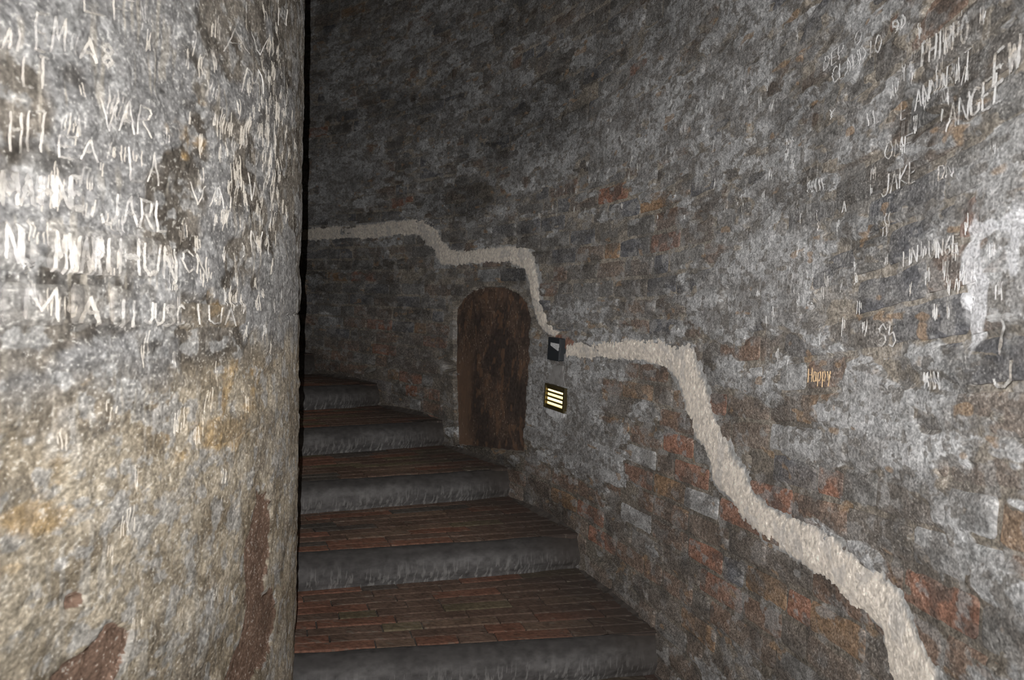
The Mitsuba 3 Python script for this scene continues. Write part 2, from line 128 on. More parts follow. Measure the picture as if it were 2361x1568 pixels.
# ------------------------------------------------------------------ materials
def mixc(a, b, t): return mikit.mix(a, b, t)
def C(*c): return mi.Color3f(*c)
def pick(k, cols):
    out = C(*cols[0])
    for i, c in enumerate(cols[1:], 1): out = dr.select(k > i-0.5, C(*c), out)
    return out
BR = [(.150,.134,.119), (.190,.152,.125), (.215,.150,.115), (.265,.142,.100), (.270,.178,.112), (.140,.139,.146), (.205,.196,.185), (.37,.367,.362)]
def wall_color(p, n, uv):
    k = dr.floor((uv.x+10)/20); a = uv.x-20*k; z = uv.y
    ct = coat(DR, a, z); so = soot(DR, a, z)
    fine = _d2f(a*95, z*120, 1.0, 3); sp = _d2f(a*260, z*330, 4.0, 2); mid = _d2f(a*11, z*20, 8.0, 4)
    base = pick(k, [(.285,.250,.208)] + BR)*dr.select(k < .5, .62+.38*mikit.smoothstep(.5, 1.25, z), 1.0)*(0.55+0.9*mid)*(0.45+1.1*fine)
    base = mixc(base, C(.30,.29,.28), 0.7*mikit.smoothstep(.55, .66, _d2f(a*21+3, z*34, 21.0, 4)))     # lime bloom
    base = mixc(base, C(.085,.078,.072), 0.6*mikit.smoothstep(.5, .66, _d2f(a*14+9, z*22, 31.0, 4)))     # grime
    cc = mixc(C(.235,.226,.218), C(.40,.397,.393), mikit.smoothstep(.32, .68, _d2f(a*8, z*20, 41.0, 4)))*(0.5+1.0*fine)
    cc = cc*(.8+.4*_d2o(a*150, z*45, 131.0))
    cc = mixc(cc, C(.15,.135,.12), 0.7*mikit.smoothstep(.56, .64, _d2f(a*34, z*60, 51.0, 4)))
    hi = mikit.smoothstep(.55, 1.2, z+.25*(mid-.5)); film = mikit.smoothstep(.34, .60, _d2f(a*7+31, z*17, 111.0, 5))
    base = mixc(base, mixc(mixc(C(.142,.114,.094), C(.235,.192,.160), sp), mixc(C(.155,.147,.140), C(.255,.244,.230), sp), hi)*(.5+fine), film*dr.select(k < .5, .22, dr.select(k > 7.5, .12, .42)))
    col = mixc(base, cc, ct*dr.select(k > .5, dr.select(k > 7.5, .4, .60), 1.0))
    col = col*(1-0.42*so)
    scr = blobsum(DR, SCR, a, z)
    st = mikit.smoothstep(.60, .80, _d2o(a*230, z*9, 61.0))*mikit.smoothstep(.48, .66, _d2f(a*9, z*22, 71.0, 3))*(0.25+scr)
    col = mixc(col, C(.50,.49,.47), dr.minimum(0.22*st, .3))
    wh = mikit.smoothstep(.35, .6, blobsum(DR, STRIPE, a, z)+0.9*(_d2f(a*40, z*22, 81.0, 3)-.5))
    col = mixc(col, C(.62,.62,.63), .8*wh)
    ob = mikit.smoothstep(.75, .82, _d2f(a*12+4, z*28, 91.0, 3))                                        # ochre spots
    col = mixc(col, C(.30,.20,.12), .6*ob)
    lit = mikit.smoothstep(.70, .80, sp)*mikit.smoothstep(.4, .6, mid)
    return dr.clip(mixc(col*(0.42+1.16*sp), C(.52,.50,.47), .35*lit), 0.0, 0.8)
def wall_bump(p, n, uv):
    a, z = uv.x, uv.y
    return .55*_d2f(a*60, z*80, 1.0, 2) + 0.5*_d2f(a*200, z*260, 9.0, 2)
def bsdf(key, color, rough=.9, spec=.25, bump=None, scale=.004, eps=1e-3, **kw):
    b = {'type': 'principled', 'base_color': mikit.proc(color, eps) if callable(color) else {'type': 'rgb', 'value': list(color)}, 'roughness': rough, 'specular': spec, **kw}
    if bump: b = {'type': 'bumpmap', 'arbitrary': mikit.proc(bump, eps), 'scale': scale, 'bsdf': b}
    scene[key] = {'type': 'twosided', 'bsdf': b}
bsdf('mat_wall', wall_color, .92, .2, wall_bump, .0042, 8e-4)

def newel_color(p, n, uv):
    k = dr.floor((uv.x+10)/20); a = uv.x-20*k; z = uv.y
    fine = _d2f(a*80, z*110, 1.0, 3); sp = _d2f(a*190, z*260, 4.0, 2); ct = ncoat(DR, a, z)
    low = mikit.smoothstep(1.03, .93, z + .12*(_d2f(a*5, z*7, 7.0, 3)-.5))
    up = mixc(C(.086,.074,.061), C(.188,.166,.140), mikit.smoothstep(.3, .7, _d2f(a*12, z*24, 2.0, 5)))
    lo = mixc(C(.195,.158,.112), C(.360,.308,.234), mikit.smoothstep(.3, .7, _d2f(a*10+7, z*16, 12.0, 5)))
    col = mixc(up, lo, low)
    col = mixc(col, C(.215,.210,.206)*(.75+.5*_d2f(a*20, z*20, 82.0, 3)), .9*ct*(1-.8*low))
    col = mixc(col, C(.34,.335,.325), .6*mikit.smoothstep(.54, .66, _d2f(a*26, z*44, 22.0, 4)))
    oc = mikit.smoothstep(.42, .75, blobsum(DR, NOCH, a, z)*.75 + 1.3*(_d2f(a*16, z*30, 32.0, 5)-.5) + .13*low)
    col = mixc(col, C(.36,.235,.10), .62*oc)
    da = mikit.smoothstep(.28, .62, blobsum(DR, NSOOT, a, z)*.7 + 1.4*(_d2f(a*13+4, z*26, 42.0, 5)-.5))
    col = mixc(col, C(.066,.058,.050), .75*da)
    wh = blobsum(DR, NWHITE, a, z)
    st = mikit.smoothstep(.50, .78, _d2o(a*85, z*17, 62.0))*mikit.smoothstep(.40, .62, _d2f(a*12, z*20, 72.0, 3)+.34*wh-.06)
    col = mixc(col, C(.50,.49,.47), dr.minimum(.15+.5*wh, .62)*st)
    vs = mikit.smoothstep(.60, .86, _d2o(a*120+3*z, z*13, 63.0))*mikit.smoothstep(.5, .62, _d2f(a*8, z*14, 73.0, 3))
    col = mixc(col, C(.40,.36,.30), .55*vs)
    col = mixc(col, pick(k, [(.2,.2,.2), (.25,.235,.215), (.27,.20,.12), (.20,.165,.12)]), .55*mikit.smoothstep(.5, .6, k))
    col = col*(.5+1.0*fine)
    br = nbrown(DR, a, z)
    col = mixc(col, C(.17,.11,.08)*(.6+.8*_d2f(a*20, z*30, 52.0, 3)), br)
    return dr.clip(mixc(col*.94*(.52+.96*sp), C(.62,.60,.55), .4*mikit.smoothstep(.70,.82,sp)), 0.0, 0.85)
def newel_bump(p, n, uv): return .6*_d2f(uv.x*45, uv.y*70, 1.0, 2) + .5*_d2f(uv.x*150, uv.y*210, 9.0, 2)
def newel_scratch(p, n, uv):
    f = mikit.smoothstep(.34, .62, _d2f(uv.x*38, uv.y*30, 17.0, 3))
    return mixc(newel_color(p, n, uv), mixc(C(.36,.325,.27), C(.56,.55,.53), _d2f(uv.x*9, uv.y*9, 27.0, 2)), .25+.65*f)
def wall_scratch(p, n, uv):
    f = mikit.smoothstep(.32, .62, _d2f(uv.x*60, uv.y*44, 17.0, 3))
    return mixc(wall_color(p, n, uv), C(.50,.495,.485), .15+.6*f)
bsdf('mat_newel_scratch', newel_scratch, .95, .1)
bsdf('mat_newel_hatch', lambda p, n, uv: mixc(newel_color(p, n, uv), C(.46,.42,.36), .10+.55*mikit.smoothstep(.34, .62, _d2f(uv.x*38, uv.y*30, 19.0, 3))), .95, .1)
bsdf('mat_wall_scratch', wall_scratch, .95, .1)
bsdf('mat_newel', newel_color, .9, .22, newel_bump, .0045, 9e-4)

def strip_color(p, n, uv):
    f = _d2f(uv.x*110, uv.y*110, 1.0, 3); g = _d2f(uv.x*16, uv.y*16, 5.0, 3)
    d = RO - dr.sqrt(p.x*p.x+p.y*p.y)
    c = mixc(C(.33,.325,.315), C(.72,.65,.565), mikit.smoothstep(-.001, .0045, d+.004*(g-.5)))*(.55+.9*f)
    return dr.clip(mixc(c, C(.42,.41,.40), .4*mikit.smoothstep(.54, .68, g)), 0, .85)
bsdf('mat_strip', strip_color, .95, .15, lambda p, n, uv: _d2f(uv.x*130, uv.y*130, 1.0, 3), .007, 1e-3)
bsdf('mat_mortar', lambda p, n, uv: dr.clip(mixc(C(.20,.19,.18), C(.33,.32,.31), _d2f(uv.x*60, uv.y*60, 1.0, 3)), 0, .8), .95, .15, lambda p, n, uv: _d2f(uv.x*90, uv.y*90, 1.0, 3), .004)
bsdf('mat_scratch_bold', lambda p, n, uv: C(.62,.62,.62)*(.45+.85*_d2f(uv.x*110, uv.y*60, 1.0, 2)), .95, .1)
bsdf('mat_scratch_tan', lambda p, n, uv: C(.50,.36,.22)*(.6+.7*_d2f(uv.x*120, uv.y*120, 1.0, 2)), .95, .1)

def tread_color(p, n, uv):  # uv.x carries the brick's tone
    k = dr.floor((uv.x+10)/20); r = dr.sqrt(p.x*p.x+p.y*p.y); x, y = p.x, p.y
    f = _d2f(x*90, y*130, 1.0, 3); m = _d2f(x*9, y*9, 3.0, 3)
    c = pick(k, [(.085,.074,.064), (.135,.088,.066), (.19,.094,.064), (.15,.120,.076), (.094,.078,.067), (.175,.118,.085)])*(.45+1.1*f)*(.6+.8*m)
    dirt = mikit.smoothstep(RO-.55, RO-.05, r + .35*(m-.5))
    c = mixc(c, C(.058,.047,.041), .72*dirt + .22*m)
    return dr.clip(mixc(c, C(.19,.16,.13), .5*mikit.smoothstep(.68, .74, _d2f(x*26, y*90, 9.0, 3))), 0, .8)
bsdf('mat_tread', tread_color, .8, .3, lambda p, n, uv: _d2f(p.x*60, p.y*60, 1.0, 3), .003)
def nosing_color(p, n, uv):  # uv = (radius, arc length round the nosing)
    r, s = uv.x, uv.y
    f = _d2f(r*40, s*60, 1.0+dr.floor(p.z*7), 4); m = _d2f(r*5+13*dr.floor(p.z*7), s*10, 3.0, 3)
    c = mixc(C(.054,.051,.050), C(.102,.098,.096), m)*(.55+.9*f)
    c = mixc(C(.056,.052,.050)*(.6+.8*f), c*1.5, mikit.smoothstep(.055, .115, s+.03*(m-.5)))
    ef = mikit.smoothstep(.52, .72, _d2f(r*130, s*26, 7.0, 3))*mikit.smoothstep(.08, .16, s)
    c = mixc(c, C(.30,.29,.28), .65*ef)
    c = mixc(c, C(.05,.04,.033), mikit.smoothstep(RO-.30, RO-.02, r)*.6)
    return dr.clip(c, 0, .8)
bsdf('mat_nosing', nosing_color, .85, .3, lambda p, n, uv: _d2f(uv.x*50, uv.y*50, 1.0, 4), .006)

def iron_color(p, n, uv):
    u, z = uv.x, uv.y; f = _d2f(u*60, z*70, 1.0, 4); m = _d2f(u*7, z*5, 3.0, 4); sp = _d2o(u*150, z*95, 5.0)
    c = mixc(C(.060,.046,.040), C(.115,.077,.058), mikit.smoothstep(.3, .75, m))*(.6+.8*f)
    c = mixc(c, C(.20,.115,.07), .5*mikit.smoothstep(.56, .72, _d2f(u*26, z*19, 13.0, 3)))
    c = mixc(c, C(.20,.125,.085), .65*mikit.smoothstep(.70, .80, u + .10*(m-.5))*mikit.smoothstep(.75, .45, z))
    return dr.clip(mixc(c, C(.34,.27,.21), .7*mikit.smoothstep(.80, .93, sp)*mikit.smoothstep(.38, .6, m)), 0, .8)
bsdf('mat_iron', iron_color, .6, .4, lambda p, n, uv: _d2f(uv.x*80, uv.y*60, 1.0, 3), .004)
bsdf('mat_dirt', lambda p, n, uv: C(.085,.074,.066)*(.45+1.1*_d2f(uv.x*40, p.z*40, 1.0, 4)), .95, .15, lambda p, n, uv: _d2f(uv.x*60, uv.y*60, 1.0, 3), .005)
bsdf('mat_steel', (.75,.74,.72), .25, .5, metallic=1.0)
bsdf('mat_box', (.030,.034,.038), .45, .5)
bsdf('mat_sticker', lambda p, n, uv: C(.62,.62,.62)*(.7+.5*mikit.fbm(p.x*160, p.y*160, p.z*160, 2)), .7, .3)
bsdf('mat_bronze', (.10,.078,.035), .42, .5, metallic=.6)
bsdf('mat_black', (.018,.016,.012), .5, .4)

# ------------------------------------------------------------------ outer wall: courses of brick behind a lime skim
ZLO, ZHI, PITCH_C, JOINT = -1.35, 3.9, 0.0775, 0.012
A0, A1 = -4.6, 9.4
def tilt(a): return 0.038*np.log1p(np.exp((1.9-np.asarray(a, float))/0.25))*0.25/0.25*0.75   # the courses lift a little towards the foot of the stair
rng = np.random.default_rng(7)
COURSES = []
for c in range(int((ZHI-ZLO)/PITCH_C)+14):
    x, edges = A0-rng.uniform(0, .3), []
    while x < A1:
        edges.append(x); x += (.262 if rng.random() < .68 else .135)*rng.uniform(.9, 1.1)
    COURSES.append(np.array(edges))
ZB = ZLO-.6
def course_of(a, z): return (z - tilt(a) - ZB)/PITCH_C
DOOR = np.array(DOORPX)
import shapely.geometry as sg, shapely
DOORPOLY = sg.Polygon(DOOR)
def in_door(a, z, grow=0.0): return shapely.contains_xy(DOORPOLY.buffer(grow) if grow else DOORPOLY, a, z)
def holes(a, z):
    d = 0*np.asarray(a, float)
    for i, (ca, cz, ra, rz, dep) in enumerate(HOLES):
        q = ((a-ca)/ra)**2 + ((z-cz)/rz)**2 + .5*(_nf(a*25, z*25, 3.0, 2)-.5)
        d = np.maximum(d, dep*_ns(1.3, .45, q))
    return d
def brick_pattern(a, z):    # 1 on bricks, 0 in joints (soft edged)
    a, z = np.broadcast_arrays(a, z); t = course_of(a, z) + .12*(_nn(a*5, z*5)-.5); c = np.floor(t).astype(int); fr = (t-c)*PITCH_C
    e = np.minimum(fr, PITCH_C-fr); out = _ns(.002, .010, e-.003)
    for ci in np.unique(c):
        if ci < 0 or ci >= len(COURSES): continue
        m = c == ci; ed = COURSES[ci]; k = np.clip(np.searchsorted(ed, a[m]), 1, len(ed)-1)
        dd = np.minimum(np.abs(a[m]-ed[k-1]), np.abs(ed[k]-a[m])); out[m] *= _ns(.002, .010, dd-.003)
    return out
def skin_h(a, z, pat=None):
    ct = coat(NP, a, z)
    pat = brick_pattern(a, z) if pat is None else pat
    h = -0.0033 + 0.0053*ct + 0.0030*ct*pat + .0055*(_nf(a*4, z*6, 9.0, 3)-.5) + .005*(_nf(a*26, z*32, 19.0, 3)-.5)
    return h
cols = np.concatenate([np.arange(A0, .1, .07), np.arange(.1, 2.2, .0072), np.arange(2.2, 3.3, .009), np.arange(3.3, 4.2, .009), np.arange(4.2, 6.1, .013), np.arange(6.1, A1, .07)])
rows = np.concatenate([np.arange(ZLO, -.35, .05), np.arange(-.35, 1.9, .0085), np.arange(1.9, 3.3, .011), np.arange(3.3, ZHI, .06)])
GA, GZ = np.meshgrid(cols, rows, indexing='ij')
h = skin_h(GA, GZ) - holes(GA, GZ)
ind = in_door(GA, GZ).reshape(GA.shape)
h = np.where(ind, -.16, h)
V = wpt(GA, GZ, h).reshape(-1, 3); F = tris(grid_faces(*GA.shape)); F = orient(V, F, np.mean(np.array([[-math.cos(.4), -math.sin(.4), 0]]), 0))
add('wall_right', (V, F), 'mat_wall', True, np.stack([(GA+.16*ind).ravel(), GZ.ravel()], -1))
labels['wall_right'] = {'label': 'curved outer brick wall patched with grey lime skim on the right of the stair', 'kind': 'structure'}

TONES = {}
def brick_mesh(a0, a1, z0, z1, proud, r, pt, zoff=lambda a: 0*a, nx=None, back=.03):
    L, H = a1-a0, z1-z0
    nx = nx or max(5, int(L/.03)+2); nz = 5
    u = np.concatenate([[0], np.linspace(.09*min(1, H/L*1.2), 1-.09*min(1, H/L*1.2), nx-2), [1]]); w = np.array([0, .13, .5, .87, 1])
    U, Wz = np.meshgrid(u, w, indexing='ij')
    a = a0+U*L; z = z0+Wz*H
    jit = lambda s: .0075*(_nf(a*16+s, z*16+s, s+r.integers(40)*1.0, 2)-.5)
    edge = ((U == 0) | (U == 1)).astype(float)+((Wz == 0) | (Wz == 1))
    a2 = a + jit(1.0)*(edge > 0) + np.where(edge > 1, .004*np.sign(.5-U), 0); z2 = z + jit(7.0)*(edge > 0) + np.where(edge > 1, .003*np.sign(.5-Wz), 0)
    d = proud - .0032*(edge > 0) - .002*(edge > 1) + .0045*(_nf(a*20, z*20, 77.0, 2)-.5) + (U-.5)*r.uniform(-.004, .004) + (Wz-.5)*r.uniform(-.003, .003)
    zz = z2 + zoff(a2)
    front = pt(a2, zz, d).reshape(-1, 3); n = len(front); q = grid_faces(nx, nz)
    idx = np.arange(n).reshape(nx, nz)
    ring = np.concatenate([idx[:, 0], idx[-1, 1:], idx[-2::-1, -1], idx[0, -2:0:-1]])
    rim = pt(a2.ravel()[ring], zz.ravel()[ring], -back)
    m = len(ring); s = np.arange(m); t = (s+1) % m
    side = np.stack([n+s, n+m+s, n+m+t, n+t], -1)
    v = np.vstack([front, front[ring], rim]); uv = np.stack([a2.ravel(), zz.ravel()], -1); uv = np.vstack([uv, uv[ring], uv[ring]+[.019, .023]])
    return v, tris(np.vstack([q, side])), uv, (a0+a1)/2, float(np.mean(zz))
def fixdir(v, f, c):        # outward from the piece
    n = np.cross(v[f[:, 1]]-v[f[:, 0]], v[f[:, 2]]-v[f[:, 0]]); k = len(f)//2
    return f if np.sum(n*c) > 0 else f[:, ::-1]
pieces = []
r2 = np.random.default_rng(11)
for c, ed in enumerate(COURSES):
    for k in range(len(ed)-1):
        a0, a1 = ed[k]+JOINT/2*r2.uniform(.6, 1.5), ed[k+1]-JOINT/2*r2.uniform(.6, 1.5); am = (a0+a1)/2
        zj = r2.uniform(-.003, .003); z0 = ZB+c*PITCH_C+JOINT*.55+zj; z1 = z0+PITCH_C-JOINT*1.15; zm = (z0+z1)/2+float(tilt(am))
        draw = r2.random(6)
        if not (0.15 < am < 6.0): continue
        th = am/RO; kk = 1+(th-TH1)/DTH; zfloor = (math.floor(kk)-1)*RISE - .02
        if zm < max(zfloor-.03, -.6) or zm > 3.35: continue
        q = np.array([[am, zm], [a0, zm], [a1, zm], [am, z0], [am, z1]])
        qa, qz = np.linspace(a0, a1, 7), np.full(7, zm)
        if np.any(in_door(qa, qz, .012)) or np.any(in_door(np.array([a0, am, a1]), np.full(3, zm+.03), .004)) or np.any(in_door(np.array([a0, am, a1]), np.full(3, zm-.03), .004)): continue
        if any(((am-ha)/(hr+.07))**2+((zm-hz)/(hz_+.02))**2 < 1 for ha, hz, hr, hz_, hd in HOLES): continue
        cov = float(np.mean(coat(NP, np.repeat(qa, 3), np.tile([zm-.02, zm, zm+.02], 7))))
        if cov > .93: continue
        low = float(_ns(1.15, .62, zm - .0*am + .25*(draw[0]-.5)))
        wts = np.array([.22+.06*(1-low), .24, .09+.25*low, .012+.06*low, .018+.06*low, .20*(1-low)+.04, .15, .045+.05*cov]); wts /= wts.sum()
        tone = int(np.searchsorted(np.cumsum(wts), draw[1]))
        for ta, tz, tt in TONE:
            if abs(am-ta) < (a1-a0)/2 and abs(zm-tz) < PITCH_C/2: tone = int(tt)
        proud = .0002 + .0028*draw[2] + (.0035 if draw[3] > .95 else 0) - (.008 if draw[4] > .95 else 0)
        v, f, uv, _, _ = brick_mesh(a0, a1, z0, z1, proud, r2, wpt, tilt)
        f = f[:, ::-1] if np.dot(np.cross(v[f[0, 1]]-v[f[0, 0]], v[f[0, 2]]-v[f[0, 0]]), [-math.cos(th), -math.sin(th), 0]) < 0 else f
        uv = uv + [20.0*(min(tone, 7)+1), 0]
        d = np.linalg.norm(wpt(am, zm)-CAM); n = np.array([-math.cos(th), -math.sin(th), 0]); size = abs(np.dot(CAM-wpt(am, zm), n))/d**3*(1-.7*cov)*(a1-a0)
        ray = wpt(am, zm)-CAM; pz = ray@_f; px, py = 1180.5+FPX*(ray@_rt)/pz, 784-FPX*(ray@_up)/pz
        vis = 660 < px < 2420 and -60 < py < 1630
        pieces.append((size if vis else 0, v, f, uv))
pieces.sort(key=lambda t: -t[0])
for i, (s, v, f, uv) in enumerate(pieces[:300]): add('wall_right__'+num('brick', i), (v, f), 'mat_wall', 35 if False else True, uv)
rest = Bag()
for s, v, f, uv in pieces[300:]: rest.put(v, f, uv)
rest.add('wall_right__brickwork', 'mat_wall', True); labels['wall_right__brickwork'] = {'kind': 'stuff', 'label': 'smaller, more distant bricks of the outer wall'}

# light mortar filled into the cable chase that steps down the wall
def ribbon(pairs, seed, key, label):
    P = np.array(pairs); s = np.concatenate([[0], np.cumsum(np.linalg.norm(np.diff((P[:, :2]+P[:, 2:])/2, axis=0), axis=1))])
    ss = np.arange(0, s[-1], .006); Q = np.stack([np.interp(ss, s, P[:, k]) for k in range(4)], 1)
    kern = np.hanning(13); kern /= kern.sum(); Q = np.stack([np.convolve(np.pad(Q[:, k], 6, 'edge'), kern, 'valid') for k in range(4)], 1)
    m = 31; t = np.linspace(-.22, 1.22, m)
    e0 = .10*(_nf(ss*14, ss*0+seed, 0.0, 4)-.5)+.10*(_nf(ss*60, ss*0+seed, 1.0, 3)-.5); e1 = .10*(_nf(ss*14, ss*0+seed+5, 0.0, 4)-.5)+.10*(_nf(ss*60, ss*0+seed+9, 1.0, 3)-.5)
    tt = t[None]*(1+e0+e1)[:, None]-e0[:, None]
    a = Q[:, 0:1]*(1-tt)+Q[:, 2:3]*tt; z = Q[:, 1:2]*(1-tt)+Q[:, 3:4]*tt
    prof = np.clip(1-np.abs(2*t-1)**2.4, -1.1, 1)[None]
    d = .0015 + .0062*prof + .0075*(_nf(a*95, z*95, 5.0, 4)-.5) + .006*(_nf(a*8, z*8, 6.0, 2)-.5)
    v = wpt(a, z, d).reshape(-1, 3); f = tris(grid_faces(*a.shape)); th = float(np.mean(a))/RO
    f = orient(v, f, np.array([-math.cos(th), -math.sin(th), 0])); add(key, (v, f), 'mat_strip', True, np.stack([a.ravel(), z.ravel()], -1)); labels[key] = {'label': label}
ribbon(STRIP_A, 3.0, 'wall_right__mortar_filled_chase', 'pale mortar filled chase stepping over the arched iron door')
ribbon(STRIP_B, 23.0, 'wall_right__mortar_filled_chase_001', 'pale mortar filled chase running down from the junction box to the lower right')

def wplate(poly, d0, d1, key, mat, label=None):
    P = np.array(poly); p = trimesh.creation.extrude_polygon(sg.Polygon(P), 1.0); p = p.subdivide(); v = np.array(p.vertices)
    add(key, (wpt(v[:, 0], v[:, 1], d0+(d1-d0)*v[:, 2]), np.array(p.faces)[:, ::-1]), mat, False, v[:, :2])
    if label: labels[key] = {'label': label}
def rough_poly(poly, amp, seed, step=.006):
    L = sg.Polygon(poly).exterior; n = int(L.length/step); pts = np.array([L.interpolate(i/n*L.length).coords[0] for i in range(n)]); c = pts.mean(0)
    k = 1+amp*(_nf(np.arange(n)*.45, np.zeros(n)+seed, 0.0, 3)-.5)
    return c+(pts-c)*k[:, None]
wplate(rough_poly(TRAP, .25, 2), -.01, .0095, 'wall_right__mortar_patch', 'mat_mortar', 'smooth mortar patch between the junction box and the louvred light')
wplate(rough_poly(MORT, .35, 4), -.01, .0125, 'wall_right__mortar_patch_001', 'mat_scratch_bold', 'whitish mortar smear under the louvred light')

# ------------------------------------------------------------------ iron door
def dpt(a, z, d): return wpt(a, z, d)
DL, DRT = DOOR[:, 0].max(), DOOR[:, 0].min()
def door_d(a): return -.030-.030*(DL-np.asarray(a))/(DL-DRT)
dp = DOORPOLY.buffer(.006)
dm = trimesh.creation.extrude_polygon(sg.Polygon([(p[0], p[1]) for p in np.array(dp.exterior.coords)]), 1.0)
for _ in range(3): dm = dm.subdivide()
dv = np.array(dm.vertices)
# a flat leaf: both ends lie on the recessed wall line, the middle on the straight chord between them
pa, pb = wpt(DL, 0, -.030)[:2], wpt(DRT, 0, -.055)[:2]
tq = (DL-dv[:, 0])/(DL-DRT); nrm = np.array([-(pb-pa)[1], (pb-pa)[0]]); nrm /= np.linalg.norm(nrm); nrm *= np.sign(nrm@(-(pa+pb)))
bulge = .006*np.sin(np.clip(tq, 0, 1)*math.pi*1.4)*(dv[:, 1]-.3) + .004*(_nf(dv[:, 0]*5, dv[:, 1]*4, 1.0, 3)-.5)
xy = pa[None]*(1-tq)[:, None]+pb[None]*tq[:, None] + nrm[None]*((1-dv[:, 2])*.014-.014+bulge)[:, None]
add('door_1__door_leaf', (np.column_stack([xy, dv[:, 1]]), np.array(dm.faces)), 'mat_iron', False, np.column_stack([tq*-1+1, (dv[:, 1]-.3)/.9]))
labels['door_1'] = {'label': 'small rusty brown iron door with an arched top set low in the curved wall', 'kind': 'structure'}
o = pa*(1-.06)+pb*.06; q3 = np.array([o[0], o[1], .712]) + np.append(nrm, 0)*.006
b_v, b_f = rbox(.012, .012, .018, .003, q3, np.append((pb-pa)/np.linalg.norm(pb-pa), 0), np.array([0, 0, 1.]), np.append(nrm, 0))
add('door_1__bolt_head', (b_v, b_f), 'mat_steel'); labels['door_1__bolt_head'] = {'label': 'shiny bolt head on the left edge of the iron door'}

# ------------------------------------------------------------------ steps
def bricks_of_step(key, k, visible, rr):
    th0, z = TH1+(k-1)*DTH, (k-1)*RISE; nb = 9; t0 = .004/4.8
    i = 0
    for j in range(nb):
        ta, tb = th0+t0+(DTH-t0)*j/nb, th0+t0+(DTH-t0)*(j+1)/nb
        rad = RN-.06-rr.uniform(0, .2)
        while rad < RO+.02:
            ln = (.255 if rr.random() < .75 else .13)*rr.uniform(.92, 1.08); r0, r1 = max(rad, RN-.06)+.003, min(rad+ln, RO+.02)-.003; rad += ln
            if r1-r0 < .03: continue
            g = .0019*rr.uniform(.7, 1.5); dz = rr.uniform(-.0022, .0016); n = 5
            rs = np.linspace(r0, r1, n); js = .003*(rr.random((2, n))-.5)
            tA, tB = ta+g/4.8+js[0]/4.8, tb-g/4.8+js[1]/4.8
            P = []
            for rx, x0, x1 in zip(rs, tA, tB):
                e = .004/4.8
                zt = z+dz+.0016*(rr.random(2)-.5)
                for tx, zx in ((x0, z-.05), (x0, zt[0]-.003), (x0+e, zt[0]), (x1-e, zt[1]), (x1, zt[1]-.003), (x1, z-.05)): P.append([rx*math.cos(tx), rx*math.sin(tx), zx])
            v = np.array(P); q = grid_faces(n, 6); f = tris(q); caps = [[0, 1, 2], [0, 2, 3], [0, 3, 4], [0, 4, 5]]
            b = (n-1)*6; f = np.vstack([f, caps, [[b+c[0], b+c[2], b+c[1]] for c in caps]])
            f = f[:, ::-1] if np.cross(v[f[2*0+2, 1]]-v[f[2, 0]], v[f[2, 2]]-v[f[2, 0]])[2] < 0 else f
            tone = int(rr.choice(6, p=[.05, .44, .27, .11, .03, .10]))
            yield v, f, np.column_stack([np.full(len(v), 20.0*tone), np.zeros(len(v))]), i
            i += 1
def nosing_mesh(k, rr):
    th0, z = TH1+(k-1)*DTH, (k-1)*RISE
    # profile in (back along the tread, height, length along the profile)
    prof = [(.014, -.012), (.008, -.003), (.003, -.001)] + [(-.048*math.sin(x), -.075+.075*math.cos(x)) for x in np.linspace(.10, math.pi/2, 9)] + [(-.046, -.098), (-.036, -.122), (-.020, -.140), (-.016, -.20)]
    prof = np.array(prof); s = np.concatenate([[0], np.cumsum(np.linalg.norm(np.diff(prof, axis=0), axis=1))])
    rs = np.arange(RN-.08, RO+.03, .02); R, I = np.meshgrid(rs, np.arange(len(prof)), indexing='ij')
    wear = .012*(_nf(R*3+7*k, R*0+k, 0.0, 3)-.5)
    rough = .008*(_nf(R*18+31*k, s[I]*26, 2.0, 3)-.5)
    b, zz = prof[I, 0]+wear*.5-rough*np.where(I > 4, 1, .2), prof[I, 1]-np.where(I < 13, np.abs(wear)*.7, 0)+rough*np.where(I <= 4, .5, 0)
    b = b + .035*_ns(RO-.30, RO, R)*(I > 2)*np.where(I > 11, .6, 1)       # the nosing dies into the wall
    th = th0 + b/np.maximum(R, .1)
    v = np.stack([R*np.cos(th), R*np.sin(th), z+zz], -1).reshape(-1, 3); f = tris(grid_faces(*R.shape))
    f = orient(v, f, np.array([math.sin(th0), -math.cos(th0), .6])); return (v, f), np.stack([R.ravel(), s[I].ravel()], -1)
SAY = {-2: 'brick stair step just below the frame, second under the lowest one in view', 7: 'unlit stair step behind the newel, first out of sight', 8: 'unlit stair step behind the newel, second out of sight', -1: 'lowest stair step beside the right wall, mostly below the frame', 0: 'brick paved stair step at the bottom edge of the view', 1: 'widest brick paved stair step in full view, with a grey stone nosing', 2: 'second wide brick paved stair step up, with a moss edged grey nosing',
       3: 'brick paved stair step leading to the sill of the iron door', 4: 'narrow dark stair step just left of the foot of the iron door', 5: 'dark stair step farthest up in plain view beside the newel', 6: 'almost black stair step against the far wall, half hidden by the newel'}
ks = list(range(-2, 9)); idx = 0
